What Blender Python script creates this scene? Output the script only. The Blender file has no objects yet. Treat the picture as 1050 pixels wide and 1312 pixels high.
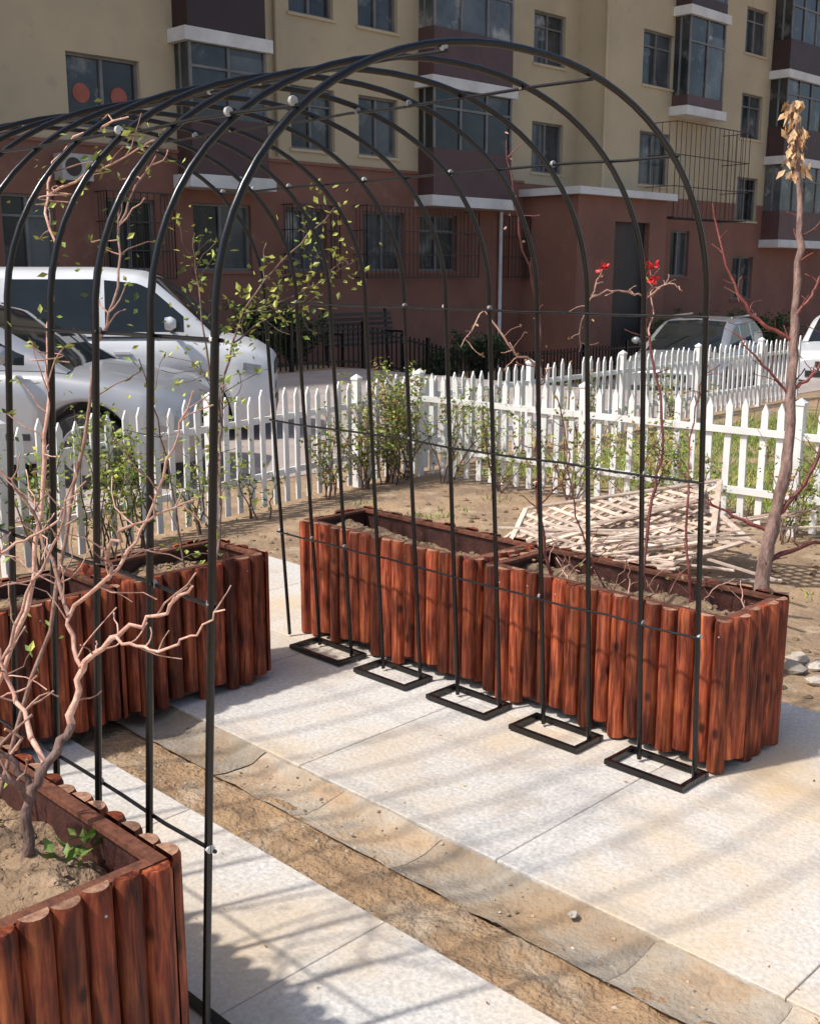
import bpy, math, random
import numpy as np
from mathutils import Vector, Matrix, noise
random.seed(7)
R=random.Random(11)
sc=bpy.context.scene
sc.view_settings.view_transform='Standard'
sc.view_settings.look='None'
sc.view_settings.exposure=0
# ---------------------------------------------------------------- helpers
class MB:
    def __init__(s): s.v=[];s.f=[];s.m=[];s.t=[];s.s=[]
    def add(s,vs,fs,mi=0,t=.5,sm=False):
        o=len(s.v); s.v.extend([tuple(p) for p in vs])
        for f in fs:
            s.f.append([i+o for i in f]); s.m.append(mi); s.t.append(t); s.s.append(sm)
    def box(s,x0,x1,y0,y1,z0,z1,mi=0,t=.5):
        vs=[(x,y,z) for x in(x0,x1) for y in(y0,y1) for z in(z0,z1)]
        s.add(vs,[(0,1,3,2),(4,6,7,5),(0,4,5,1),(2,3,7,6),(0,2,6,4),(1,5,7,3)],mi,t)
    def beam(s,p0,p1,w,h,mi=0,t=.5,up=(0,0,1)):
        p0=Vector(p0);p1=Vector(p1);d=(p1-p0).normalized();u=Vector(up)
        if abs(d.dot(u))>.98:u=Vector((1,0,0))
        a=d.cross(u).normalized();b=a.cross(d).normalized()
        vs=[]
        for p in(p0,p1):
            for q in((-1,-1),(1,-1),(1,1),(-1,1)):
                vs.append(p+a*q[0]*w/2+b*q[1]*h/2)
        s.add(vs,[(3,2,1,0),(4,5,6,7),(0,1,5,4),(1,2,6,5),(2,3,7,6),(3,0,4,7)],mi,t)
    def tube(s,pts,rs,n=8,mi=0,t=.5):
        pts=[Vector(p) for p in pts]
        if not hasattr(rs,'__len__'): rs=[rs]*len(pts)
        vs=[];a=None
        for i,p in enumerate(pts):
            d=(pts[min(i+1,len(pts)-1)]-pts[max(i-1,0)])
            if d.length<1e-9:d=Vector((0,0,1))
            d.normalize()
            if a is None:
                a=d.cross(Vector((0,0,1)) if abs(d.z)<.9 else Vector((1,0,0))).normalized()
            else:
                a=(a-d*a.dot(d)); a.normalize()
            b=d.cross(a)
            for k in range(n):
                an=2*math.pi*k/n
                vs.append(p+(a*math.cos(an)+b*math.sin(an))*rs[i])
        fs=[]
        for i in range(len(pts)-1):
            for k in range(n):
                k2=(k+1)%n
                fs.append((i*n+k,i*n+k2,(i+1)*n+k2,(i+1)*n+k))
        s.add(vs,fs,mi,t,True)
        s.add(vs[:n],[tuple(range(n))[::-1]],mi,t); s.add(vs[-n:],[tuple(range(n))],mi,t)
    def leaf(s,p,size,mi=0,t=.5,d=None,asp=.55):
        p=Vector(p)
        if d is None: d=Vector((R.gauss(0,1),R.gauss(0,1),R.gauss(0,.7)))
        d=Vector(d)
        if d.length<1e-6: d=Vector((1,0,0))
        d.normalize()
        u=d.cross(Vector((R.gauss(0,1),R.gauss(0,1),R.gauss(0,1)+.8)))
        if u.length<1e-5:u=Vector((0,1,0))
        u.normalize();n=d.cross(u)
        w=size*asp/2
        s.add([p,p+d*size*.45+u*w-n*size*.06,p+d*size,p+d*size*.45-u*w-n*size*.06,p+d*size*.5+n*size*.05],
              [(0,4,1),(1,4,2),(2,4,3),(3,4,0)],mi,t)
    def pebble(s,p,r,mi=0,t=.5):
        K=6;vs=[];p=Vector(p)
        for q,z in((.8,-.3),(1,.1),(.6,.5)):
            for k in range(K):
                a=2*math.pi*k/K; vs.append(p+Vector((math.cos(a)*q*R.uniform(.7,1.2),math.sin(a)*q*R.uniform(.7,1.2),z*R.uniform(.7,1.1)))*r)
        s.add(vs,[(j*K+k,j*K+(k+1)%K,(j+1)*K+(k+1)%K,(j+1)*K+k) for j in range(2) for k in range(K)]+[tuple(range(2*K,3*K))],mi,t)
    def build(s,name,mats,parent=None,loc=None,rotz=None):
        me=bpy.data.meshes.new(name)
        me.from_pydata(s.v,[],s.f)
        for m in mats: me.materials.append(m)
        me.polygons.foreach_set('material_index',s.m)
        me.polygons.foreach_set('use_smooth',s.s)
        at=me.attributes.new('tint','FLOAT','FACE'); at.data.foreach_set('value',s.t)
        me.update()
        ob=bpy.data.objects.new(name,me); sc.collection.objects.link(ob)
        if parent: ob.parent=parent
        if loc is not None: ob.location=loc
        if rotz is not None: ob.rotation_euler=(0,0,rotz)
        return ob
def empty(name,loc=(0,0,0)):
    e=bpy.data.objects.new(name,None); sc.collection.objects.link(e); e.location=loc; e.empty_display_size=.2; return e

def pmat(name,c1,c2,scale=5,rough=.6,bump=.15,bscale=None,stretch=(1,1,1),metal=0,tint=.5,detail=4,lo=.35,hi=.65,c3=None,s3=1.2,lo3=.5,hi3=.68,coat=0,bdist=.01,spec=None,c4=None,s4=3,lo4=.6,hi4=.75):
    m=bpy.data.materials.new(name); m.use_nodes=True
    nt=m.node_tree; N=nt.nodes; L=nt.links
    b=N['Principled BSDF']
    tc=N.new('ShaderNodeTexCoord'); mp=N.new('ShaderNodeMapping'); mp.inputs['Scale'].default_value=stretch
    L.new(tc.outputs['Object'],mp.inputs['Vector'])
    n=N.new('ShaderNodeTexNoise'); n.inputs['Scale'].default_value=scale; n.inputs['Detail'].default_value=detail; n.inputs['Roughness'].default_value=.6
    L.new(mp.outputs[0],n.inputs['Vector'])
    r=N.new('ShaderNodeMapRange'); r.inputs['From Min'].default_value=lo; r.inputs['From Max'].default_value=hi
    L.new(n.outputs['Fac'],r.inputs['Value'])
    mx=N.new('ShaderNodeMix'); mx.data_type='RGBA'; mx.inputs['A'].default_value=(*c1,1); mx.inputs['B'].default_value=(*c2,1)
    L.new(r.outputs[0],mx.inputs['Factor'])
    col=mx.outputs['Result']
    for cc,sx,l_,h_ in((c3,s3,lo3,hi3),(c4,s4,lo4,hi4)):
        if not cc: continue
        n3=N.new('ShaderNodeTexNoise'); n3.inputs['Scale'].default_value=sx; n3.inputs['Detail'].default_value=6; n3.inputs['Roughness'].default_value=.62
        L.new(tc.outputs['Object'],n3.inputs['Vector'])
        r3=N.new('ShaderNodeMapRange'); r3.inputs['From Min'].default_value=l_; r3.inputs['From Max'].default_value=h_
        L.new(n3.outputs['Fac'],r3.inputs['Value'])
        m3=N.new('ShaderNodeMix'); m3.data_type='RGBA'; m3.inputs['B'].default_value=(*cc,1)
        L.new(r3.outputs[0],m3.inputs['Factor']); L.new(col,m3.inputs['A']); col=m3.outputs['Result']
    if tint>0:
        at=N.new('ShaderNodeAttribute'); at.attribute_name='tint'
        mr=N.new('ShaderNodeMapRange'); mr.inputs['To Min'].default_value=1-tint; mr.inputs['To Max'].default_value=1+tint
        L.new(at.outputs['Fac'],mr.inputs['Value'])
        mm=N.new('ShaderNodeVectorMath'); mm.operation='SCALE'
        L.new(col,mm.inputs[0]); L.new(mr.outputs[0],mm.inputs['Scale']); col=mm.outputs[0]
    L.new(col,b.inputs['Base Color'])
    b.inputs['Roughness'].default_value=rough; b.inputs['Metallic'].default_value=metal
    if spec is not None: b.inputs['Specular IOR Level'].default_value=spec
    if coat: b.inputs['Coat Weight'].default_value=coat; b.inputs['Coat Roughness'].default_value=.06
    if bump>0:
        nb=N.new('ShaderNodeTexNoise'); nb.inputs['Scale'].default_value=bscale or scale*3; nb.inputs['Detail'].default_value=4
        L.new(mp.outputs[0],nb.inputs['Vector'])
        bp=N.new('ShaderNodeBump'); bp.inputs['Strength'].default_value=bump; bp.inputs['Distance'].default_value=bdist
        L.new(nb.outputs['Fac'],bp.inputs['Height']); L.new(bp.outputs[0],b.inputs['Normal'])
    return m

M={}
def log_mat(name):
    m=bpy.data.materials.new(name); m.use_nodes=True
    nt=m.node_tree;N=nt.nodes;L=nt.links;b=N['Principled BSDF']
    tc=N.new('ShaderNodeTexCoord')
    at=N.new('ShaderNodeAttribute'); at.attribute_name='tint'
    cmb=N.new('ShaderNodeCombineXYZ'); ml=N.new('ShaderNodeMath'); ml.operation='MULTIPLY'; ml.inputs[1].default_value=37
    L.new(at.outputs['Fac'],ml.inputs[0]); L.new(ml.outputs[0],cmb.inputs[2])
    ad=N.new('ShaderNodeVectorMath'); L.new(tc.outputs['Object'],ad.inputs[0]); L.new(cmb.outputs[0],ad.inputs[1])
    mp=N.new('ShaderNodeMapping'); mp.inputs['Scale'].default_value=(1,1,.09); L.new(ad.outputs[0],mp.inputs['Vector'])
    n=N.new('ShaderNodeTexNoise'); n.inputs['Scale'].default_value=75; n.inputs['Detail'].default_value=6; n.inputs['Distortion'].default_value=.6
    L.new(mp.outputs[0],n.inputs['Vector'])
    cr=N.new('ShaderNodeValToRGB'); e=cr.color_ramp.elements
    e[0].position=.3; e[0].color=(.042,.010,.007,1); e[1].position=.76; e[1].color=(.42,.125,.042,1)
    k=cr.color_ramp.elements.new(.5); k.color=(.205,.040,.017,1)
    L.new(n.outputs['Fac'],cr.inputs['Fac'])
    n2=N.new('ShaderNodeTexNoise'); n2.inputs['Scale'].default_value=7; n2.inputs['Detail'].default_value=4; L.new(ad.outputs[0],n2.inputs['Vector'])
    r2=N.new('ShaderNodeMapRange'); r2.inputs['From Min'].default_value=.3;r2.inputs['From Max'].default_value=.7;r2.inputs['To Min'].default_value=.5;r2.inputs['To Max'].default_value=1.4
    L.new(n2.outputs['Fac'],r2.inputs['Value'])
    r3=N.new('ShaderNodeMapRange'); r3.inputs['To Min'].default_value=.45;r3.inputs['To Max'].default_value=1.55
    L.new(at.outputs['Fac'],r3.inputs['Value'])
    mu=N.new('ShaderNodeMath'); mu.operation='MULTIPLY'; L.new(r2.outputs[0],mu.inputs[0]); L.new(r3.outputs[0],mu.inputs[1])
    mp2=N.new('ShaderNodeMapping'); mp2.inputs['Scale'].default_value=(1,1,.55); L.new(ad.outputs[0],mp2.inputs['Vector'])
    vo=N.new('ShaderNodeTexVoronoi'); vo.inputs['Scale'].default_value=11; L.new(mp2.outputs[0],vo.inputs['Vector'])
    r4=N.new('ShaderNodeMapRange'); r4.inputs['From Min'].default_value=.07;r4.inputs['From Max'].default_value=.16;r4.inputs['To Min'].default_value=.2;r4.inputs['To Max'].default_value=1
    L.new(vo.outputs['Distance'],r4.inputs['Value'])
    mu2=N.new('ShaderNodeMath'); mu2.operation='MULTIPLY'; L.new(mu.outputs[0],mu2.inputs[0]); L.new(r4.outputs[0],mu2.inputs[1])
    sc_=N.new('ShaderNodeVectorMath'); sc_.operation='SCALE'; L.new(cr.outputs[0],sc_.inputs[0]); L.new(mu2.outputs[0],sc_.inputs['Scale'])
    L.new(sc_.outputs[0],b.inputs['Base Color'])
    b.inputs['Roughness'].default_value=.58; b.inputs['Specular IOR Level'].default_value=.3
    bp=N.new('ShaderNodeBump'); bp.inputs['Strength'].default_value=.45; bp.inputs['Distance'].default_value=.004
    L.new(n.outputs['Fac'],bp.inputs['Height']); L.new(bp.outputs[0],b.inputs['Normal'])
    return m
M['log']=log_mat('stained_log')
M['board']=pmat('stained_board',(.08,.026,.02),(.035,.013,.011),30,.6,.3)
M['rim_w']=pmat('planter_rim_wood',(.24,.085,.045),(.12,.04,.022),40,.65,.3)
M['logend']=pmat('log_end_wood',(.40,.23,.14),(.22,.10,.06),60,.7,.3)
M['soil']=pmat('planter_soil',(.38,.26,.16),(.22,.145,.085),12,.95,.9,60,bdist=.02,tint=.25,c3=(.15,.10,.065),s3=6,lo3=.5,hi3=.66)
M['black']=pmat('black_painted_steel',(.004,.004,.0045),(.007,.007,.008),20,.25,.05,tint=.2)
M['tie']=pmat('tie_wrap',(.5,.5,.48),(.3,.3,.29),20,.6,0)
M['white']=pmat('white_vinyl',(.84,.84,.83),(.76,.76,.74),3,.45,.05,tint=.08,c3=(.6,.57,.5),s3=4,lo3=.6,hi3=.8)
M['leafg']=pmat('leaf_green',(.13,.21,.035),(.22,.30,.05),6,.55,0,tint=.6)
M['leafy']=pmat('leaf_yellow_green',(.42,.43,.08),(.32,.37,.07),6,.55,0,tint=.4)
M['leafr']=pmat('leaf_bronze',(.3,.17,.07),(.4,.27,.1),6,.55,0,tint=.5)
M['leafd']=pmat('leaf_dark',(.035,.065,.02),(.08,.11,.035),6,.5,0,tint=.6)
M['bark']=pmat('vine_bark',(.25,.16,.13),(.10,.06,.05),40,.85,.6,stretch=(1,1,.3))
M['redbark']=pmat('red_cane_bark',(.24,.06,.045),(.12,.03,.025),40,.5,.3)
M['twig']=pmat('pale_twig',(.60,.38,.29),(.40,.2,.145),40,.7,.3)
M['rose']=pmat('rose_petal',(.7,.01,.01),(.5,.01,.01),6,.5,0)
M['dry']=pmat('dry_leaf',(.65,.43,.24),(.45,.27,.13),10,.8,0,tint=.5)
M['cream']=pmat('cream_render',(.56,.465,.305),(.48,.405,.27),.6,.9,.25,40,tint=.1,c3=(.44,.37,.25),s3=.35,c4=(.41,.35,.255),s4=1.7)
M['brown']=pmat('red_brown_render',(.28,.13,.092),(.23,.108,.076),.7,.9,.25,40,tint=.1,c3=(.2,.095,.067),s3=.5,c4=(.31,.17,.12),s4=1.9)
M['ledge']=pmat('ledge_paint',(.76,.76,.74),(.6,.6,.57),1.5,.7,.1)
M['panel']=pmat('balcony_panel',(.085,.043,.043),(.06,.033,.033),2,.5,.05)
M['frame']=pmat('window_frame',(.22,.22,.22),(.14,.14,.14),2,.5,0)
M['glass']=pmat('window_glass',(.03,.036,.04),(.09,.10,.105),.9,.07,.02,3,tint=.7,bdist=.03,c3=(.26,.26,.24),s3=1.1,lo3=.56,hi3=.68)
M['rust']=pmat('window_cage_steel',(.07,.045,.035),(.05,.04,.035),8,.6,0)
M['redp']=pmat('red_paper',(.42,.13,.09),(.34,.10,.07),8,.7,0)
M['ac']=pmat('ac_unit_plastic',(.5,.5,.48),(.4,.4,.38),4,.5,0)
M['lattice']=pmat('weathered_lattice',(.66,.54,.44),(.48,.36,.28),20,.8,.2,tint=.35)
M['stone']=pmat('field_stone',(.48,.42,.35),(.32,.27,.22),10,.9,.6,bdist=.02)
M['dirt']=pmat('earth',(.43,.29,.17),(.31,.21,.13),3,.95,.8,30,tint=0,c3=(.24,.165,.105),s3=1.3,lo3=.5,hi3=.66,bdist=.03,c4=(.5,.38,.25),s4=5,lo4=.55,hi4=.75)
M['lawn']=pmat('lawn_base',(.42,.29,.16),(.19,.2,.07),2.4,.95,.8,40,tint=0,lo=.42,hi=.56,bdist=.03)
M['road']=pmat('road_paving',(.45,.38,.34),(.36,.30,.27),2,.9,.3,60,tint=.05)
M['gravel']=pmat('gully_dirt',(.46,.30,.165),(.34,.215,.12),9,.95,1,60,tint=.1,bdist=.02,c3=(.54,.44,.32),s3=3.5,c4=(.22,.15,.095),s4=6,lo4=.55,hi4=.7,detail=7)
M['channel']=pmat('gully_stone',(.48,.41,.32),(.35,.29,.22),12,.9,.8,70,tint=.22,c3=(.47,.31,.175),s3=3.5,lo3=.42,hi3=.62,c4=(.25,.2,.15),s4=7,lo4=.55,hi4=.7,detail=7)
M['rubber']=pmat('tyre_rubber',(.02,.02,.02),(.03,.03,.03),20,.8,0)
M['rim']=pmat('alloy_rim',(.35,.35,.36),(.3,.3,.3),20,.35,0,metal=.6)
M['cwhite']=pmat('white_car_paint',(.70,.71,.72),(.64,.65,.66),2,.35,0,tint=0,coat=.35)
M['csilver']=pmat('silver_car_paint',(.40,.41,.43),(.36,.37,.39),2,.35,0,tint=0,metal=.35,coat=.4)
M['cgrey']=pmat('grey_car_paint',(.34,.345,.35),(.3,.3,.31),2,.25,0,tint=0,metal=.2,coat=.7)
M['cglass']=pmat('car_glass',(.012,.015,.017),(.02,.024,.025),2,.05,0,tint=0)
M['ctrim']=pmat('car_black_trim',(.02,.02,.02),(.03,.03,.03),2,.5,0,tint=0)
M['clamp']=pmat('headlamp',(.45,.47,.5),(.25,.27,.3),8,.1,0,tint=0,coat=.5)
M['clampr']=pmat('tail_lamp',(.4,.02,.02),(.3,.02,.02),8,.15,0,tint=0,coat=.5)
M['slab']=pmat('granite_slab',(.73,.695,.64),(.50,.475,.435),70,.85,.8,55,tint=.06,lo=.34,hi=.66,c3=(.63,.475,.30),s3=1.25,lo3=.44,hi3=.72,bdist=.005,spec=.3,c4=(.46,.40,.335),s4=3.2,lo4=.56,hi4=.76,detail=7)
M['joint']=pmat('joint_mortar',(.30,.25,.2),(.22,.19,.16),20,.9,.3,tint=0)

# ---------------------------------------------------------------- ground
def ss(x): x=min(1,max(0,x)); return x*x*(3-2*x)
def gz(x,y): return -.05-.75*ss((x-11)/4.5)*ss((y-6)/3)
xs=[-300,-120,-60,-30,-15,-10]+[i*.5 for i in range(-16,81)]+[45,50,60,120,300]
ys=[-300,-120,-60,-30,-15,-10]+[i*.5 for i in range(-16,11)]+[5.4]+[i*.5 for i in range(12,41)]+[25,30,60,120,300]
def sheet(name,mat,x0,x1,y0,y1,off):
    X=[x for x in xs if x0<=x<=x1]; Y=[y for y in ys if y0<=y<=y1]
    mb=MB(); vs=[(x,y,gz(x,y)+off) for y in Y for x in X]; n=len(X)
    mb.add(vs,[(j*n+i,j*n+i+1,(j+1)*n+i+1,(j+1)*n+i) for j in range(len(Y)-1) for i in range(n-1)],0,.5,True)
    return mb.build(name,[mat])
sheet('ground',M['dirt'],-300,300,-300,300,0)
sheet('parking_road',M['road'],-30,40,5.4,13,.006)
sheet('lawn',M['lawn'],5,20,-8,4.5,.005)
mb=MB()
def tiles(x0,x1,y0,y1,nx,ny):
    for i in range(nx):
        for j in range(ny):
            g=.002
            a=x0+(x1-x0)*i/nx+g; b=x0+(x1-x0)*(i+1)/nx-g
            c=y0+(y1-y0)*j/ny+g; d=y0+(y1-y0)*(j+1)/ny-g
            dz=R.uniform(-.0012,.0012); e=.002; z1=dz
            vs=[(a,c,-.08),(b,c,-.08),(b,d,-.08),(a,d,-.08),(a,c,z1-e),(b,c,z1-e),(b,d,z1-e),(a,d,z1-e),(a+e,c+e,z1),(b-e,c+e,z1),(b-e,d-e,z1),(a+e,d-e,z1)]
            mb.add(vs,[(0,1,5,4),(1,2,6,5),(2,3,7,6),(3,0,4,7),(4,5,9,8),(5,6,10,9),(6,7,11,10),(7,4,8,11),(8,9,10,11)],0,R.random())
    mb.box(x0+.004,x1-.004,y0+.004,y1-.004,-.07,-.004,1)
tiles(.12,1.8,-4.2,3.6,2,9)
tiles(-2.8,-.31,-4.2,3.6,3,9)
mb.build('stone_pavement',[M['slab'],M['joint']])
# gully
mb=MB()
gx=np.linspace(-.315,.03,22); gy=np.arange(-4.2,3.6,.02)
def gdirt(x,y):
    e=min(1,(x+.315)/.03)
    edge=-.09+.05*noise.noise(Vector((2.2,y*2.3,5)))+.02*noise.noise(Vector((2.2,y*9,7)))
    f=max(0,x-edge)
    return -.012-.012*e+.016*noise.noise(Vector((x*9,y*9,0)))+.010*noise.noise(Vector((x*26,y*26,3)))+.004*noise.noise(Vector((x*70,y*70,3)))-f*.35
vs=[(x,y,gdirt(x,y)) for y in gy for x in gx]
nx=len(gx)
mb.add(vs,[(j*nx+i,j*nx+i+1,(j+1)*nx+i+1,(j+1)*nx+i) for j in range(len(gy)-1) for i in range(nx-1)],0,.5,True)
y=-4.2
def chz(x,y,h0): 
    u=x/.116
    return -.030+.022*u*u+h0+.008*noise.noise(Vector((x*9,y*9,1)))+.005*noise.noise(Vector((x*30,y*30,1)))
while y<3.5:
    l=R.uniform(.34,.44); xsn=np.linspace(-.105,.117,13); tt=R.random(); h0=R.uniform(-.003,.003)
    yy=[y+.001]+[y+l*q for q in(.03,.12,.25,.4,.55,.7,.85,.97)]+[y+l-.001]
    sk_=[R.uniform(-.012,.012)+.010*noise.noise(Vector((x*14,y*7,9))) for x in xsn]
    vs=[]
    for j,b in enumerate(yy):
        for i,x in enumerate(xsn):
            ed=1 if j in(0,len(yy)-1) else 0
            vs.append((x,b,chz(x,b,h0)-.0035*ed))
    mb.add(vs,[(j*13+i,j*13+i+1,(j+1)*13+i+1,(j+1)*13+i) for j in range(len(yy)-1) for i in range(12)],2,tt,True)
    y+=l
mb.box(-.105,.115,-4.2,3.58,-.075,-.044,0)
for i in range(420):
    x=R.uniform(-.31,.1);yv=R.uniform(-2,1.6);r=min(.009,abs(R.gauss(0,.003))+.0012)
    mb.pebble((x,yv,max(gdirt(x,yv) if x<.02 else -1,chz(x,yv,0) if x>-.1 else -1)),r,R.choice((0,1)),R.random())
mb.build('drainage_gully',[M['gravel'],M['stone'],M['channel']])

# ---------------------------------------------------------------- planters
def planter(x0,x1,y0,y1,H=.53,r=.033):
    mb=MB()
    def log(px,py,nx_,ny_):
        rr=r*R.uniform(.86,1.0); h=H+R.uniform(-.007,.007); b=.014+R.uniform(-.012,.04); t=R.random()
        tx,ty=-ny_,nx_; K=9; vs=[]
        lean=R.uniform(-.006,.006)
        for z,q in((b,1),(h-.012,1),(h,.86)):
            for k in range(K):
                a=math.pi*k/(K-1)
                vs.append((px+tx*math.cos(a)*rr*q+nx_*math.sin(a)*rr*q+tx*lean*z,py+ty*math.cos(a)*rr*q+ny_*math.sin(a)*rr*q+ty*lean*z,z))
        fs=[(j*K+k,j*K+k+1,(j+1)*K+k+1,(j+1)*K+k) for j in range(2) for k in range(K-1)]
        mb.add(vs,fs,0,t,True)
        mb.add(vs[2*K:],[tuple(range(K))],2 if R.random()<.6 else 0,t)
        mb.add(vs[:K],[tuple(range(K))[::-1]],1,t)
        if R.random()<.2:
            zz=h-.05
            p=(px+nx_*rr,py+ny_*rr)
            mb.tube([(p[0]-nx_*.003,p[1]-ny_*.003,zz),(p[0]+nx_*.0015,p[1]+ny_*.0015,zz)],.003,6,4,.5)
    a0,a1,b0,b1=x0+r,x1-r,y0+r,y1-r
    def row(c0,c1,fn):
        n=max(1,round((c1-c0)/(2*r))); st=(c1-c0)/n
        for i in range(n): fn(c0+st*(i+.5))
    row(b0-.02,b1+.02,lambda c:log(a0,c,-1,0))
    row(b0-.02,b1+.02,lambda c:log(a1,c,1,0))
    row(a0,a1,lambda c:log(c,b0,0,-1))
    row(a0,a1,lambda c:log(c,b1,0,1))
    th=.02; top=H-.016; g=.001
    mb.box(a0+g,a0+th,b0+g,b1-g,.03,top,1,.6); mb.box(a1-th,a1-g,b0+g,b1-g,.03,top,1,.6)
    mb.box(a0+th+g,a1-th-g,b0+g,b0+th,.03,top,1,.5); mb.box(a0+th+g,a1-th-g,b1-th,b1-g,.03,top,1,.5)
    w=.032
    mb.box(a0+.002,a0+w,b0+.002,b1-.002,top+.001,top+.013,5,R.random()); mb.box(a1-w,a1-.002,b0+.002,b1-.002,top+.001,top+.013,5,R.random())
    mb.box(a0+w+.001,a1-w-.001,b0+.002,b0+w,top+.001,top+.012,5,R.random()); mb.box(a0+w+.001,a1-w-.001,b1-w,b1-.002,top+.001,top+.012,5,R.random())
    nx=22; ny=max(14,int((b1-b0)*50)); vs=[]
    def sz(x,y):
        ex=min(x-a0,a1-x)/((a1-a0)/2)
        return H-.105+.05*ss(ex*1.2)+.04*noise.noise(Vector((x*5,y*5,x0)))+.024*noise.noise(Vector((x*17,y*17,2)))+.010*noise.noise(Vector((x*55,y*55,2)))
    for j in range(ny+1):
        for i in range(nx+1):
            x=a0+th+(a1-a0-2*th)*i/nx; y=b0+th+(b1-b0-2*th)*j/ny
            vs.append((x,y,sz(x,y)))
    n=nx+1
    mb.add(vs,[(j*n+i,j*n+i+1,(j+1)*n+i+1,(j+1)*n+i) for j in range(ny) for i in range(nx)],3,.5,True)
    for i in range(330):
        x=R.uniform(a0+.03,a1-.03);y=R.uniform(b0+.03,b1-.03);q=min(.014,abs(R.gauss(0,.006))+.002)
        mb.pebble((x,y,sz(x,y)),q,3,R.random())
    return mb.build('wooden_planter_box',[M['log'],M['board'],M['logend'],M['soil'],M['tie'],M['rim_w']])
planter(1.03,1.47,-.06,1.015)
planter(1.025,1.465,1.03,2.11)
planter(-.075,.585,1.70,2.1)
planter(-1.15,-.085,1.69,2.09)
planter(-1.43,-.995,-.05,1.03)

# ---------------------------------------------------------------- arch tunnel
par=empty('garden_arch_trellis')
mb=MB(); NA=11; SP=.208
def arch(t,j):
    pts=[]
    lean=R.uniform(-.014,.014)*(j>0); q=R.uniform(-.006,.006)*(j>0)
    for z in (0,.3,.6,.9,1.2): pts.append((-.955+.06*z+q,t+lean*z*.3,z+.01))
    K=36
    for k in range(K+1):
        a=math.pi*(1-k/K); c=math.cos(a); s=math.sin(a); e=2/2.15
        x=.865*math.copysign(abs(c)**e,c); z=1.5+(.615+q)*abs(s)**e
        pts.append((x+q*abs(c),t+lean*z*.3,z))
    for z in (1.2,.9,.6,.3,0): pts.append((.955-.06*z+q,t+lean*z*.3,z+.01))
    return pts
for j in range(NA):
    mb.tube(arch(j*SP,j),.0080 if j else .0086,10)
mb.build('arch_tubes',[M['black']],par)
mb=MB()
joints=[(-.925,.5),(-.895,1.0),(-.865,1.5),(-.668,1.935),(-.26,2.085),(.26,2.085),(.668,1.935),(.865,1.5),(.895,1.0),(.925,.5)]
for x,z in joints:
    pts=[(x*.992+R.uniform(-.003,.003),-.012+i*(NA*SP-SP+.03)/12,z-.006+R.uniform(-.004,.004)) for i in range(13)]
    mb.tube(pts,.0042,8)
    for j in range(NA):
        if R.random()<.6: continue
        o=R.uniform(-.006,.006)
        mb.tube([(x,j*SP-.004+o,z),(x,j*SP+.004+o,z)],.0096,8,1,R.random())
mb.build('side_rails',[M['black'],M['tie']],par)
mb=MB()
for sgn in(-1,1):
    for i in range(5):
        t0=i*.416-.025;t1=t0+.30;x0=sgn*.85;x1=sgn*.995
        if i==4: t0=i*.416-.05
        w=.017
        mb.beam((x0,t0,.014),(x0,t1,.014),w,w);mb.beam((x1,t0,.014),(x1,t1,.014),w,w)
        mb.beam((x0+sgn*.0105,t0+.01,.0145),(x1-sgn*.0105,t0+.01,.0145),w,w);mb.beam((x0+sgn*.0105,t1-.01,.0145),(x1-sgn*.0105,t1-.01,.0145),w,w)
mb.build('foot_frames',[M['black']],par)

# ---------------------------------------------------------------- picket fences
def fence(pts,name='white_picket_fence',h=.85,sp=.125):
    mb=MB()
    for a,b in zip(pts[:-1],pts[1:]):
        a=Vector((*a,0));b=Vector((*b,0));L=(b-a).length;d=(b-a)/L;nn=Vector((-d.y,d.x,0))
        if nn.y>0 and abs(nn.y)>abs(nn.x): nn=-nn
        n=int(L/sp)
        for i in range(n+1):
            p=a+d*(i*sp); hh=h+R.uniform(-.025,.02); q=R.uniform(-.014,.014); w=.023;th=.007
            if R.random()<.02: continue
            if i%13==0:
                mb.beam(p+Vector((0,0,-.1)),p+Vector((0,0,h-.05)),.055,.055,0,.5,up=d)
                c=p+Vector((0,0,h-.05))
                vs=[c+d*.034+nn*.034,c-d*.034+nn*.034,c-d*.034-nn*.034,c+d*.034-nn*.034]
                vs+= [v+Vector((0,0,.015)) for v in vs]+[c+Vector((0,0,.045))]
                mb.add(vs,[(0,1,2,3),(0,1,5,4),(1,2,6,5),(2,3,7,6),(3,0,4,7),(4,5,8),(5,6,8),(6,7,8),(7,4,8)])
                continue
            prof=[(-w,.03),(w,.03),(w+q,hh-.055),(q,hh),(-w+q,hh-.055)]
            o=nn*.019; vs=[]
            for s_ in(-th,th):
                for u,z in prof: vs.append(p+o+nn*s_+d*u+Vector((0,0,z-.05)))
            mb.add(vs,[(4,3,2,1,0),(5,6,7,8,9)]+[(k,(k+1)%5,(k+1)%5+5,k+5) for k in range(5)],0,R.random())
        for z in(.2,.6): mb.beam(a+Vector((0,0,z)),b+Vector((0,0,z)),.022,.045,0)
    return mb.build(name,[M['white']])
fence([(-3.5,3.6),(.6,4.12),(4.5,4.85)])
fence([(4.56,4.84),(12.2,5.15)],h=.83)
fence([(4.5,4.72),(4.65,.9),(4.7,-1.5)])

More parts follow.
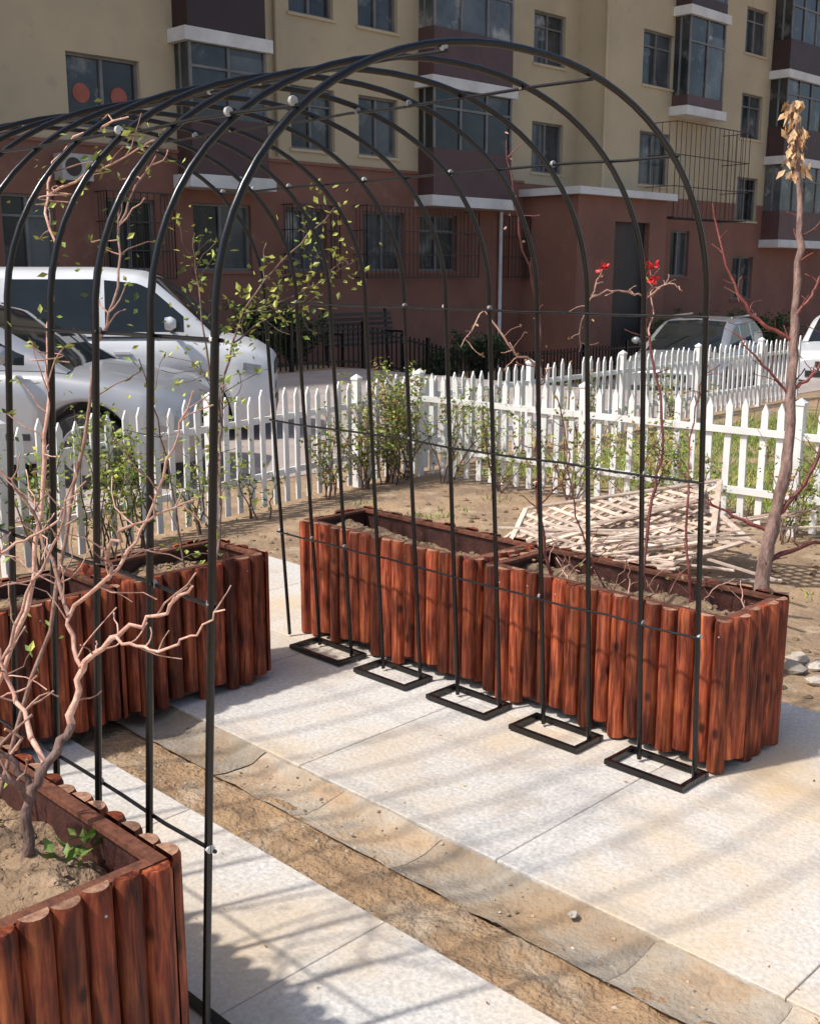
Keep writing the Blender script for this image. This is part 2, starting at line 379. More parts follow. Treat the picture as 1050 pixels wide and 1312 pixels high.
# ---------------------------------------------------------------- building
bl=empty('apartment_building')
T1=17.05;T2=16.2
walls=MB();win=MB();bal=MB();cage=MB()
def facade(s0,s1,z0,z1,T,holes,zb=3.85):
    X=sorted(set([s0,s1]+[h[0] for h in holes]+[h[1] for h in holes])); X=[x for x in X if s0<=x<=s1]
    Z=sorted(set([z0,z1,zb]+[h[2] for h in holes]+[h[3] for h in holes])); Z=[z for z in Z if z0<=z<=z1]
    for i in range(len(X)-1):
        for j in range(len(Z)-1):
            cx=(X[i]+X[i+1])/2;cz=(Z[j]+Z[j+1])/2
            if any(h[0]<cx<h[1] and h[2]<cz<h[3] for h in holes): continue
            walls.add([(X[i],T,Z[j]),(X[i+1],T,Z[j]),(X[i+1],T,Z[j+1]),(X[i],T,Z[j+1])],[(0,1,2,3)],1 if cz<zb else 0,.5)
    for h in holes:
        a,b,c,d=h[:4]; D=.16
        mi=1 if (c+d)/2<zb else 0
        for q in([(a,T,c),(a,T+D,c),(a,T+D,d),(a,T,d)],[(b,T,c),(b,T+D,c),(b,T+D,d),(b,T,d)],[(a,T,c),(b,T,c),(b,T+D,c),(a,T+D,c)],[(a,T,d),(b,T,d),(b,T+D,d),(a,T+D,d)]):
            walls.add(q,[(0,1,2,3)],mi,.5)
        if len(h)>4:
            win.add([(a,T+D,c),(b,T+D,c),(b,T+D,d),(a,T+D,d)],[(0,1,2,3)],2,.1)
            win.box(a+.05,a+.62,T+D-.05,T+D-.004,c+.02,d-.1,4,.4); continue
        n=3 if b-a>1.5 else 2
        for i in range(n):
            x0=a+(b-a)*i/n;x1=a+(b-a)*(i+1)/n
            win.add([(x0,T+D-.01,c),(x1,T+D-.01,c),(x1,T+D-.01,d),(x0,T+D-.01,d)],[(0,1,2,3)],0,R.random())
            if i: win.box(x0-.03,x0+.03,T+D-.06,T+D-.012,c+.05,d-.05,1)
        zt=d-(d-c)*.28
        win.box(a,a+.05,T+D-.07,T+D-.012,c+.05,d-.05,1);win.box(b-.05,b,T+D-.07,T+D-.012,c+.05,d-.05,1)
        win.box(a,b,T+D-.075,T+D-.012,c,c+.05,1);win.box(a,b,T+D-.075,T+D-.012,d-.05,d,1)
        if R.random()<.6: win.box(a+.05,b-.05,T+D-.055,T+D-.013,zt-.02,zt+.02,1)
        walls.box(a-.05,b+.05,T-.04,T+.02,c-.06,c-.003,mi,.9)
holes=[]
FL=2.65
for n in range(5):
    z=4.15+FL*n
    for a,b in((-5,-3.6),(-1,.4),(3.5,4.8),(8.28,9.75),(13.3,14.5),(15.2,16.4),(21.2,22.5)):
        holes.append((a,b,z,z+1.25))
for a,b in((-5,-3.6),(-1,.4),(3.5,4.8),(6.9,7.9),(8.9,9.95),(10.8,12.2),(13.1,14.2),(15.3,16.6),(17.1,18.4)):
    holes.append((a,b,1.65,2.95))
facade(-8,23.1,-1,18,T1,holes)
h2=[]
for n in range(5):
    z=4.0+2.6*n; h2+= [(24.8,26.3,z,z+1.4),(38,39.4,z,z+1.4)]
for z in(.8,3.2,5.65,8.1,10.6): h2.append((30.2,31.5,z,z+1.3))
h2+=[(26.6,27.6,1.5,2.8)]
facade(23.1,46,-2,18,T2,h2,zb=3.7)
walls.add([(23.1,T2,-2),(23.1,T1,-2),(23.1,T1,3.7),(23.1,T2,3.7)],[(0,1,2,3)],1);walls.add([(23.1,T2,3.7),(23.1,T1,3.7),(23.1,T1,18),(23.1,T2,18)],[(0,1,2,3)],0)
walls.box(-8,46,T1+.4,T1+11,-2,17.99,0)
walls.add([(-8,T1,-1),(-8,T1+.4,-1),(-8,T1+.4,18),(-8,T1,18)],[(0,1,2,3)],0)
walls.add([(46,T2,-2),(46,T1+.4,-2),(46,T1+.4,18),(46,T2,18)],[(0,1,2,3)],0)
walls.box(-8.3,46.3,T2-.4,T1+11.3,18.0,18.4,2)
facade(20.9,24.9,-2,3.5,15.3,[(22.5,24.1,-.8,2.9,1)],zb=3.5)
walls.add([(20.9,15.3,-2),(20.9,T1,-2),(20.9,T1,3.5),(20.9,15.3,3.5)],[(0,1,2,3)],1)
walls.add([(24.9,15.3,-2),(24.9,T2,-2),(24.9,T2,3.5),(24.9,15.3,3.5)],[(0,1,2,3)],1)
walls.box(20.7,25.1,15.1,T1-.01,3.502,3.68,2)
walls.box(-8,20.89,T1-.04,T1-.002,3.84,3.90,1,.9)
walls.build('walls',[M['cream'],M['brown'],M['ledge']],bl)
def bay(a,b,T,D,z0,n,kind=0,FLh=2.6):
    for k in range(n):
        z=z0+FLh*k; y=T-D
        bal.box(a-.12,b+.12,y-.08,T-.004,z,z+.24,0,.5)
        ph=z+.24+(1.05 if kind==0 else .3 if kind==1 else .9)
        bal.box(a,b,y,T-.004,z+.241,ph,1,R.random())
        top=z+FLh-.001
        bal.box(a+.02,b-.02,y+.04,T-.004,ph+.001,top,2,R.random())
        nn=max(2,int((b-a)/.75))
        for i in range(nn):
            x0=a+(b-a)*i/nn+.03;x1=a+(b-a)*(i+1)/nn-.03
            if R.random()<.4:
                bal.box(x0,x1,y+.034,y+.0395,ph+.01,top-R.uniform(0.01,.5),2,R.uniform(.6,1.0))
        for i in range(nn+1):
            x=a+(b-a)*i/nn
            x=min(max(x,a+.03),b-.03)
            bal.box(x-.03,x+.03,y,y+.033,ph+.002,top,3,.5)
        yy=y+.3
        bal.box(a-.002,a+.018,yy-.03,yy+.03,ph+.002,top,3,.5)
        zm=ph+(top-ph)*.68
        bal.box(a+.061,b-.061,y+.004,y+.032,zm-.025,zm+.025,3,.5)
bay(10.5,12.3,T1,.5,3.2,5)
bay(17.05,19.8,T1,.5,3.12,5)
bay(1.9,5.9,T1,.5,3.2,5)
bay(26.3,28.2,T2,.5,5.9,4,1)
bay(31.9,36,T2,.6,2.4,5,2,2.55)
bal.build('balconies',[M['ledge'],M['panel'],M['glass'],M['frame']],bl)
for q in((8.62,4.75),(9.38,4.75)):
    vs=[(q[0]+.17*math.cos(a),T1+.14,q[1]+.17*math.sin(a)) for a in [i*math.pi/10 for i in range(20)]]
    win.add(vs,[tuple(range(20))],3,.5)
win.build('windows',[M['glass'],M['frame'],M['ctrim'],M['redp'],M['rust']],bl)
def cg(a,b,z0,z1,T,D,sp=.13):
    y=T-D
    n=int((b-a)/sp)
    for i in range(n+1):
        x=a+(b-a)*i/n; cage.beam((x,y,z0),(x,y,z1),.014,.014)
    for z in(z0,z0+(z1-z0)*.33,z0+(z1-z0)*.66,z1):
        cage.beam((a,y-.012,z),(b,y-.012,z),.02,.025)
        for x in(a,b): cage.beam((x,y,z),(x,T-.003,z),.02,.02)
    for x in (a,b):
        for k in range(4): cage.beam((x,y+D*k/4,z0),(x,y+D*k/4,z1),.014,.014)
    for i in range(n+1):
        x=a+(b-a)*i/n; cage.beam((x,y,z0+.01),(x,T-.003,z0+.01),.012,.012)
cg(15.0,18.7,1.5,3.05,T1,.45);cg(20.0,20.85,1.5,3.0,T1,.3)
cg(8.7,10.1,1.5,3.05,T1,.4);cg(13,14.3,1.5,3.0,T1,.35);cg(25.2,29.2,3.1,5.6,T2,.9,.25)
cage.build('window_cages',[M['rust']],bl)
mb=MB()
mb.tube([(19.95,T1-.08,-.8),(19.95,T1-.08,3.1)],.05,8)
mb.tube([(23.0,T2-.1,3.7),(23.0,T2-.1,17.9)],.05,8,1)
mb.tube([(12.9,T1-.08,3.95),(12.9,T1-.08,17.9)],.05,8,1)
mb.build('downpipes',[M['ledge'],M['cream']],bl)
def ac(x,z,T):
    b=MB(); b.box(x,x+.6,T-.34,T-.05,z,z+.45,0)
    vs=[(x+.22+.16*math.cos(a),T-.344,z+.225+.16*math.sin(a)) for a in [i*math.pi/10 for i in range(20)]]
    b.add(vs,[tuple(range(20))],1)
    b.box(x+.05,x+.1,T-.32,T-.003,z-.06,z-.002,1);b.box(x+.5,x+.55,T-.32,T-.003,z-.06,z-.002,1)
    b.build('air_conditioner',[M['ac'],M['rust']],bl)
ac(7.9,3.2,T1)
mb=MB()
RX=5.0
def rz(x): return gz(x,13)
n=170
for i in range(n):
    x=RX+i*.12; z=rz(x); mb.beam((x,13.2,z+.02),(x,13.2,z+.78),.022,.022)
for i in range(0,n-2,2):
    x=RX+i*.12
    for h in(.12,.70): mb.beam((x,13.2,rz(x)+h),(x+.24,13.2,rz(x+.24)+h),.028,.035)
for i in range(0,n,14):
    x=RX+i*.12; z=rz(x); mb.beam((x,13.2,z-.1),(x,13.2,z+.86),.06,.06)
mb.build('iron_railing',[M['black']])
mb=MB()
bz=gz(14.5,15)
for i in range(5): mb.beam((12.6,14.9+i*.09,bz+.9),(14.6,14.9+i*.09,bz+.9),.07,.03,0,R.random())
for i in range(6): mb.beam((12.6,15.36+i*.02,bz+.98+i*.1),(14.6,15.36+i*.02,bz+.98+i*.1),.025,.07,0,R.random())
for x in(12.75,14.45):
    mb.beam((x,14.92,bz-.1),(x,14.92,bz+1.1),.05,.05,1);mb.beam((x,15.34,bz-.1),(x,15.47,bz+1.6),.05,.05,1);mb.beam((x,14.9,bz+1.12),(x,15.4,bz+1.12),.05,.04,1)
mb.build('garden_bench',[M['rust'],M['black']])

# ---------------------------------------------------------------- cars
def make_car(name,L,W,top,roof,wx,paint,loc,ang,wr=.31,pillars=(),ws=(0,0),rw=(0,0),gw=.9,rwf=.74,van=False,rails=False):
    root=empty(name,loc); root.rotation_euler=(0,0,ang)
    tx=[p[0] for p in top];tz=[p[1] for p in top];rx=[p[0] for p in roof];rz=[p[1] for p in roof]
    ground=.2
    def hw(x):
        f=min(1,.80+.2*math.sqrt(min(1,max(0,x)/.35)));g=min(1,.86+.14*math.sqrt(min(1,max(0,L-x)/.3)))
        return W/2*f*g
    def bot(x):
        b=ground
        for w in wx:
            d=abs(x-w);Ra=wr+.06
            if d<Ra: b=max(b,wr+math.sqrt(Ra*Ra-d*d))
        return b
    X=sorted(set([round(v,3) for v in list(np.arange(0,L+.001,.04))+[L]]+[0.012,L-.012]))
    mb=MB();rings=[]
    for x in X:
        w=hw(x);b=bot(x);t=np.interp(x,tx,tz)
        b=min(b,t-.12)
        half=[(0,b),(w*.8,b),(w*.975,b+.012),(w,max(b+.03,.42)),(w*1.0,max(b+.05,t-.2)),(w*.975,max(b+.07,t-.07)),(w*.9,max(b+.08,t-.015)),(w*.6,t+.012),(0,t+.025)]
        ring=[(-x,y,z) for y,z in half]+[(-x,-y,z) for y,z in half[-2:0:-1]]
        rings.append(ring)
    n=len(rings[0]);vs=[p for r_ in rings for p in r_]
    fs=[(i*n+k,i*n+(k+1)%n,(i+1)*n+(k+1)%n,(i+1)*n+k) for i in range(len(X)-1) for k in range(n)]
    mb.add(vs,fs,0,.5,True)
    mb.add(rings[0],[tuple(range(n))],0);mb.add(rings[-1],[tuple(range(n))[::-1]],0)
    g0,g1=rx[0],rx[-1];Hm=max(rz);GX=sorted(set([round(v,3) for v in list(np.arange(g0,g1,.04))+[g1]]+list(pillars and [q for p in pillars for q in p])))
    rings=[]
    for x in GX:
        base=np.interp(x,tx,tz)-.01;zr=max(np.interp(x,rx,rz),base+.012);wb=min(hw(x)*gw*1.04,W/2*gw)
        def y(z): return wb-(gw-rwf)*W/2*(z-base)/(Hm-base)
        h=zr-base
        half=[(wb,base),(y(base+min(.04,h*.3)),base+min(.04,h*.3)),(y(zr-min(.09,h*.4)),zr-min(.09,h*.4)),(y(zr)-.03,zr-min(.03,h*.15)),(y(zr)-.12,zr),(0,zr+min(.03,h*.5))]
        rings.append([(-x,a,b) for a,b in half]+[(-x,-a,b) for a,b in half[-2::-1]])
    n=len(rings[0])
    gv=[p for r_ in rings for p in r_]; fG={0:[],1:[]}
    for i in range(len(GX)-1):
        xm=(GX[i]+GX[i+1])/2
        h=np.interp(xm,rx,rz)-np.interp(xm,tx,tz)
        pil=any(a<=xm<=b for a,b in pillars)
        for k in range(n-1):
            kk=k if k<5 else n-2-k
            mi=0
            if kk==1 and h>.16 and not pil: mi=1
            if kk>=4 and (ws[0]<xm<ws[1] or rw[0]<xm<rw[1]): mi=1
            fG[mi].append((i*n+k,i*n+k+1,(i+1)*n+k+1,(i+1)*n+k))
    mb.add(gv,fG[0],0,.5,True); mb.add(gv,fG[1],1,.5,True)
    mb.add(rings[-1],[tuple(range(n))],1 if van else 0)
    mb.build('body',[paint,M['cglass']],root)
    wm=MB()
    for x in wx:
        for s_ in(-1,1):
            y0=s_*(W/2-.21);y1=s_*(W/2-.02)
            wm.tube([(-x,y0,wr),(-x,y0+s_*.02,wr),(-x,y1-s_*.03,wr),(-x,y1,wr)],[wr-.03,wr,wr,wr-.03],28,0)
            wm.tube([(-x,y1-.001*s_,wr),(-x,y1+s_*.006,wr)],[wr*.64,wr*.6],24,1)
            for k in range(5):
                a=k*2*math.pi/5+.3
                wm.beam((-x+math.cos(a)*.1,y1+s_*.008,wr+math.sin(a)*.1),(-x+math.cos(a)*wr*.55,y1+s_*.008,wr+math.sin(a)*wr*.55),.05,.012,2,up=(0,1,0))
            wm.tube([(-x,y0-s_*.03,wr),(-x,y0,wr)],wr+.05,24,2)
    wm.build('wheels',[M['rubber'],M['rim'],M['ctrim']],root)
    d=MB()
    zf=np.interp(.05,tx,tz)
    for s_ in(-1,1):
        y=s_*W*.36
        c=Vector((-.07,y,zf-.13))
        vs=[];K=12
        for r_,o in((1,0),(.8,.05),(.3,.075)):
            for k in range(K):
                a=2*math.pi*k/K
                vs.append(c+Vector((o-.02,math.cos(a)*.14*r_,math.sin(a)*.085*r_)))
        d.add(vs,[(j*K+k,j*K+(k+1)%K,(j+1)*K+(k+1)%K,(j+1)*K+k) for j in range(2) for k in range(K)]+[tuple(range(2*K,3*K))],0,.5,True)
        d.beam((-.13,s_*(W/2*.93),zf-.13),(-.30,s_*(W/2*.985),zf-.10),.03,.10,0)
        d.box(-L-.005,-L+.06,s_*W*.40-.07,s_*W*.40+.07,.62,.88,2)
        xm=ws[0]+.42;zb=np.interp(xm,tx,tz)
        d.beam((-xm,s_*(W/2-.02),zb+.03),(-xm,s_*(W/2+.09),zb+.08),.04,.03,1)
        vs=[];c=Vector((-xm,s_*(W/2+.12),zb+.12))
        for r_,o in((.85,-.05),(1,0),(.6,.05)):
            for k in range(10):
                a=2*math.pi*k/10; vs.append(c+Vector((o,math.cos(a)*.09*r_,math.sin(a)*.07*r_)))
        d.add(vs,[(j*10+k,j*10+(k+1)%10,(j+1)*10+(k+1)%10,(j+1)*10+k) for j in range(2) for k in range(10)]+[tuple(range(10)),tuple(range(20,30))],3,.5,True)
        for a,_ in pillars:
            if a<wx[0]+.3 or a>wx[1]+.2: continue
            zb=np.interp(a,tx,tz)
            d.beam((-a,s_*(W/2+.0015),.32),(-a,s_*(W/2+.0015),zb-.2),.012,.006,1,up=(0,1,0))
            d.beam((-a+.08,s_*(W/2+.012),zb-.17),(-a+.24,s_*(W/2+.012),zb-.17),.02,.025,3)
        d.beam((-wx[0]-.42,s_*(W/2+.004),.42),(-wx[1]+.42,s_*(W/2+.004),.42),.012,.05,1)
        if rails: d.beam((-roof[2][0]-.2,s_*W*.36,Hm+.03),(-roof[-2][0]+.2,s_*W*.36,Hm+.03),.03,.03,0)
    d.box(-.03,.012,-W*.22,W*.22,zf-.2,zf-.08,1); d.box(-.03,.014,-W*.33,W*.33,.27,.40,1)
    d.box(.0145,.022,-.22,.22,.42,.54,4)
    for q in(-.35,.25): d.beam((-ws[0]-.04,q,np.interp(ws[0]+.04,rx,rz)+.04),(-ws[0]-.36,q+.35,np.interp(ws[0]+.36,rx,rz)+.045),.015,.015,1)
    d.build('details',[M['clamp'],M['ctrim'],M['clampr'],paint,M['tie']],root)
    return root
make_car('parked_minivan',3.75,1.6,[(0,.78),(.05,.84),(.2,.93),(.6,1.03),(.9,1.06),(3.75,1.06)],
 [(.55,1.03),(.85,1.32),(1.15,1.58),(1.3,1.65),(1.7,1.69),(3.4,1.69),(3.68,1.62),(3.74,1.5)],(.78,2.95),M['cwhite'],(5.35,7.70,-.045),math.radians(-40),wr=.29,
 pillars=((.55,.86),(1.62,1.72),(2.55,2.65),(3.5,3.75)),ws=(.55,1.2),gw=.97,rwf=.84,van=True)
make_car('parked_silver_hatchback',4.1,1.7,[(0,.62),(.06,.68),(.25,.78),(.7,.88),(1.1,.93),(2,.95),(4.1,.97)],
 [(.95,.91),(1.3,1.13),(1.7,1.35),(2.0,1.44),(2.6,1.47),(3.3,1.43),(3.75,1.26),(4.05,1.01)],(.82,3.35),M['csilver'],(3.35,6.05,-.045),math.radians(-46),wr=.31,
 pillars=((.95,1.28),(2.2,2.28),(3.05,3.15),(3.7,4.1)),ws=(.95,1.97),rw=(3.45,4.0))
make_car('parked_grey_wagon',4.5,1.78,[(0,.62),(.06,.70),(.25,.80),(.8,.90),(1.3,.97),(2,.99),(4.5,1.01)],
 [(1.1,.95),(1.45,1.17),(1.85,1.38),(2.15,1.47),(2.8,1.5),(3.9,1.46),(4.3,1.28),(4.45,1.06)],(.9,3.6),M['cgrey'],(14.9,8.9,-.74),math.radians(196),wr=.32,
 pillars=((1.1,1.42),(2.4,2.48),(3.3,3.4),(4.2,4.5)),ws=(1.1,2.1),rw=(4.0,4.4),rails=True)
make_car('parked_white_car',4.4,1.75,[(0,.62),(.06,.68),(.25,.78),(.8,.88),(1.3,.95),(2,.97),(4.4,.99)],
 [(1.1,.93),(1.45,1.15),(1.85,1.35),(2.15,1.43),(2.8,1.46),(3.5,1.4),(3.95,1.22),(4.3,1.03)],(.9,3.5),M['cwhite'],(20.2,8.2,-.76),math.radians(200),wr=.31,
 pillars=((1.1,1.42),(2.4,2.48),(3.3,3.4),(3.95,4.4)),ws=(1.1,2.1),rw=(3.6,4.2))

# ---------------------------------------------------------------- lattice pile
def lattice(mb,o,ux,uy,w,h,sp=.07,sw=.026):
    o=Vector(o);ux=Vector(ux).normalized();uy=Vector(uy);uy=(uy-ux*uy.dot(ux)).normalized();nn=ux.cross(uy)
    P=lambda x,y,z:o+ux*x+uy*y+nn*z
    for lay,sg in((0,1),(1,-1)):
        c=-h if sg==1 else 0
        while c<(w if sg==1 else w+h):
            if sg==1: x0=max(0,c);x1=min(w,c+h);y0=x0-c;y1=x1-c
            else: x0=max(0,c-h);x1=min(w,c);y0=c-x0;y1=c-x1
            if x1-x0>.04 and R.random()>.06: mb.beam(P(x0,y0,lay*.007),P(x1,y1,lay*.007+R.uniform(-.006,.01)),sw,.005,0,R.random(),up=nn)
            c+=sp*1.414
    for a,b in(((0,0),(w,0)),((w,0),(w,h)),((w,h),(0,h)),((0,h),(0,0))):
        mb.beam(P(*a,.018),P(*b,.018),.03,.01,0,R.random(),up=nn)
mb=MB()
lattice(mb,(2.45,2.1,.02),(.45,-1,.24),(1,.35,.30),1.15,.75)
lattice(mb,(2.6,2.3,.05),(.5,-1,.36),(1,.2,.05),1.2,.6)
lattice(mb,(2.3,1.5,.03),(.9,-.7,.3),(.8,.9,.25),.95,.6)
lattice(mb,(3.0,1.9,.1),(.3,-1,.28),(1,.3,-.2),1.1,.5)
for i in range(45):
    a=R.uniform(-.7,.7); p=Vector((R.uniform(2.3,3.3),R.uniform(.9,2.2),R.uniform(.02,.3)))
    dd=Vector((math.sin(a)*.8+.3,-math.cos(a),R.uniform(-.15,.3))).normalized()*R.uniform(.2,.6)
    if (p+dd).z<0: dd.z=0
    mb.beam(p,p+dd,.026,.007,0,R.random())
mb.build('broken_lattice_pile',[M['lattice']])
mb=MB()
for i in range(60):
    x=R.uniform(1.85,2.7);y=R.uniform(-.6,1.4);r=R.uniform(.01,.06)
    mb.pebble((x,y,-.045+r*.2),r,0,R.random())
for i in range(500):
    x=R.uniform(1.9,4.4);y=R.uniform(-.5,4.2);r=abs(R.gauss(0,.012))+.003
    mb.pebble((x,y,-.05+r*.1),r,1,R.random())
mb.build('rubble_stones',[M['stone'],M['soil']])

# ---------------------------------------------------------------- plants
def shrub(name,base,h,spread,ns,nl,ls,leafmats=(1,),mats=None,curl=.3,stemr=.006,trail=None):
    mb=MB()
    for i in range(ns):
        a=R.uniform(0,6.28); d=Vector((math.cos(a)*spread*R.random(),math.sin(a)*spread*R.random(),0))
        if trail: d+=Vector(trail)*R.uniform(-1,1)
        hh=h*R.uniform(.55,1.05);p0=Vector(base)+Vector((R.uniform(-.05,.05),R.uniform(-.05,.05),0))
        pts=[];w=Vector((0,0,0))
        for k in range(9):
            f=k/8; w+=Vector((R.gauss(0,1),R.gauss(0,1),R.gauss(0,.5)))*.02*h
            pts.append(p0+d*f**1.3+Vector((0,0,hh*(f-curl*f**3)))+w)
        mb.tube(pts,[stemr*(1-.8*k/8) for k in range(9)],5,0,R.random())
        for j in range(nl):
            f=R.uniform(.2,1)*8;k=min(7,int(f));p=pts[k].lerp(pts[k+1],f-k)
            c=p+Vector((R.gauss(0,1),R.gauss(0,1),R.gauss(0,1)))*.035
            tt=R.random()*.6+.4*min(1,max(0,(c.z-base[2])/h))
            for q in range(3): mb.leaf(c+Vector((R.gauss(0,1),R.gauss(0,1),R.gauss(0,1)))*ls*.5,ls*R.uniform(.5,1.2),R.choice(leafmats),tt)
    return mb.build(name,mats or [M['bark'],M['leafg'],M['leafy'],M['leafr']])
def fa(x): return 4.12+(x-.6)*.187 if x>.6 else 4.12+(x-.6)*.127
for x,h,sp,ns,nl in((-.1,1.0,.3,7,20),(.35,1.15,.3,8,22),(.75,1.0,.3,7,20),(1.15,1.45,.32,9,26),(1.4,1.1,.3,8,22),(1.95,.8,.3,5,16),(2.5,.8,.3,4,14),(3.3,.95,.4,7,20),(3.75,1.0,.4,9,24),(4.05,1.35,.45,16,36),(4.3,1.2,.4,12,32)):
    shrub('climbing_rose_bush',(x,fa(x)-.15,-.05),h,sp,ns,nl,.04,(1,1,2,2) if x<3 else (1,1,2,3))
for y,h in((4.3,1.0),(3.75,.95),(3.1,1.0),(2.5,.95),(1.95,1.05),(1.4,.9),(.85,.95),(.3,.9)):
    shrub('climbing_rose_bush',(4.42,y,-.05),h,.3,7,20,.04,(1,1,2,3),trail=(0,.55,0),curl=.22)
for x in (5.4,6.8,8.4):
    shrub('climbing_rose_bush',(x,4.75,-.05),.9,.35,6,18,.042,(1,1,2,3),trail=(.5,0,0),curl=.22)
for x,y,h,sp in((10.2,14.2,1.5,.7),(11.2,14.6,1.2,.6),(24,14.2,1.9,1.4),(26.5,14.4,1.8,1.4),(28.5,14,1.7,1.2),(16.8,14.8,1.5,.9),(15.2,14.6,1.1,.7)):
    shrub('evergreen_shrub',(x,y,gz(x,y)),h,sp,26,50,.10,(1,),[M['bark'],M['leafd']],stemr=.012)
mb=MB()
def blades(n,fx,fy,h,mi):
    for i in range(n):
        x=fx();y=fy();z=gz(x,y);a=R.uniform(0,6.28);hh=h*R.uniform(.4,1.2);w=.004+hh*.02
        mb.add([(x-math.cos(a)*w,y-math.sin(a)*w,z),(x+math.cos(a)*w,y+math.sin(a)*w,z),(x+R.gauss(0,hh*.4),y+R.gauss(0,hh*.4),z+hh)],[(0,1,2)],mi,R.random())
for c in range(380):
    cx=R.uniform(5.0,10.5);cy=R.uniform(-.5,4.5)
    blades(80,lambda:R.gauss(cx,.2),lambda:R.gauss(cy,.2),.06,0 if R.random()<.7 else 1)
for c in range(22):
    cx=R.uniform(2.6,4.4);cy=R.uniform(0,4.3)
    blades(22,lambda:R.gauss(cx,.06),lambda:R.gauss(cy,.06),.04,0)
mb.build('grass',[M['leafg'],M['leafy']])

def smooth(pts,sub=5,j=.004):
    P=[Vector(p) for p in pts];P=[P[0]*2-P[1]]+P+[P[-1]*2-P[-2]];o=[]
    for i in range(1,len(P)-2):
        for k in range(sub):
            t=k/sub;a,b,c,d=P[i-1],P[i],P[i+1],P[i+2]
            v=.5*((2*b)+(c-a)*t+(2*a-5*b+4*c-d)*t*t+(3*b-a-3*c+d)*t**3)
            o.append(v+Vector((R.gauss(0,1),R.gauss(0,1),R.gauss(0,1)))*j)
    o.append(P[-2]);return o
def branch(mb,pts,r0,r1,mi=0,tw=0,twl=.12,twm=None,leafm=None,nleaf=0,ls=.02,j=.004,lspread=.03):
    pp=smooth(pts,5,j);n=len(pp)
    mb.tube(pp,[(r0+(r1-r0)*i/(n-1))*R.uniform(.88,1.15) for i in range(n)],7,mi,R.random())
    for i in range(tw):
        k=R.randrange(1,n-1);d=(pp[k+1]-pp[k-1]).normalized()
        s_=Vector((R.gauss(0,1),R.gauss(0,1),R.gauss(.4,.8)));s_=(s_-d*s_.dot(d)*.6).normalized()+d*.5
        l=twl*R.uniform(.3,1.2);q=pp[k];t=[q]
        for m in range(4):
            q=q+(s_.normalized()*l/4);s_+=Vector((R.gauss(0,1),R.gauss(0,1),R.gauss(0,1)))*.28;t.append(q)
        rr=max(.0012,min(r0,r1+.002)*.5)
        mb.tube(t,[rr,rr*.9,rr*.8,rr*.6,rr*.9],5,mi if twm is None else twm,R.random())
        if leafm is not None and R.random()<.5:
            for _ in range(3): mb.leaf(t[-1],ls*R.uniform(.6,1.2),R.choice(leafm),R.random())
    for i in range(nleaf):
        k=R.randrange(0,n)
        mb.leaf(pp[k]+Vector((R.gauss(0,1),R.gauss(0,1),R.gauss(0,1)))*lspread,ls*R.uniform(.5,1.2),R.choice(leafm),R.random())
    return pp
mb=MB()
B=lambda *a,**k:branch(mb,*a,**k)
B([(-1.2,.24,.38),(-1.2,.24,.44),(-1.18,.25,.5),(-1.17,.26,.59),(-1.13,.25,.66),(-1.06,.27,.72)],.013,.009,0,j=.003)
B([(-1.16,.27,.62),(-1.19,.32,.69),(-1.24,.42,.74)],.008,.005,0,3,.1,1)
B([(-1.17,.26,.6),(-1.22,.22,.67),(-1.28,.26,.72)],.007,.004,0,3,.1,1)
B([(-1.06,.27,.72),(-1.03,.27,.83),(-1.0,.19,.91),(-.93,.14,.95),(-.93,.01,1.04)],.008,.0025,1,7,.12,1)
B([(-1.03,.27,.83),(-1.01,.35,.92),(-.99,.21,1.03),(-.93,.18,1.12),(-.9,.12,1.26),(-.87,.07,1.4)],.005,.0016,1,12,.14,1)
B([(-.99,.21,1.03),(-1.02,.13,1.13),(-1.01,0,1.19),(-.98,-.09,1.23)],.004,.0015,1,8,.1,1)
B([(-1.13,.25,.66),(-1.11,.4,.75),(-1.12,.44,.83),(-1.15,.5,.95)],.006,.003,1,7,.14,1)
B([(-1.01,.35,.92),(-.974,.495,1.04),(-.995,.546,1.14),(-1.02,.59,1.2)],.005,.002,1,9,.14,1)
B([(-1.0,.19,.91),(-.97,.10,.90),(-.93,.02,.94),(-.90,-.05,1.0)],.0035,.0015,1,5,.08,1)
B([(-1.12,.44,.83),(-1.05,.4,1.0),(-1.02,.33,1.12),(-1.0,.3,1.25)],.004,.0015,1,8,.12,1)
B([(-1.15,.5,.95),(-1.06,.5,1.05),(-1.0,.42,1.1),(-.95,.35,1.2)],.004,.0015,1,8,.12,1)
for i in range(14): mb.leaf((-1.13+R.gauss(0,.025),.2+R.gauss(0,.03),.475+R.uniform(0,.02)),R.uniform(.025,.05),2,R.random(),d=(R.gauss(0,1),R.gauss(0,1),.35))
for i in range(10): mb.leaf((-1.08+R.gauss(0,.015),.22+R.gauss(0,.02),.47+R.uniform(0,.03)),R.uniform(.02,.04),2,R.random(),d=(R.gauss(0,1),R.gauss(0,1),.5))
mb.build('bare_grape_vine',[M['bark'],M['twig'],M['leafg']])
mb=MB()
B([(-1.2,.75,.42),(-1.0,.62,.8),(-.913,.614,1.154),(-.87,.644,1.394),(-.793,.719,1.653),(-.757,.798,1.797),(-.657,.882,1.925),(-.539,.784,1.99)],.006,.002,0,16,.14,0,(1,2),50,.022)
B([(-1.15,.5,.44),(-.95,.5,.95),(-.844,.481,1.42),(-.783,.47,1.585),(-.693,.577,1.756),(-.565,.633,1.887)],.005,.0018,0,14,.12,0,(1,2,2),60,.022)
B([(-.757,.798,1.797),(-.7,.6,1.86),(-.62,.45,1.93)],.003,.0012,0,8,.1,0,(1,2),26,.024)
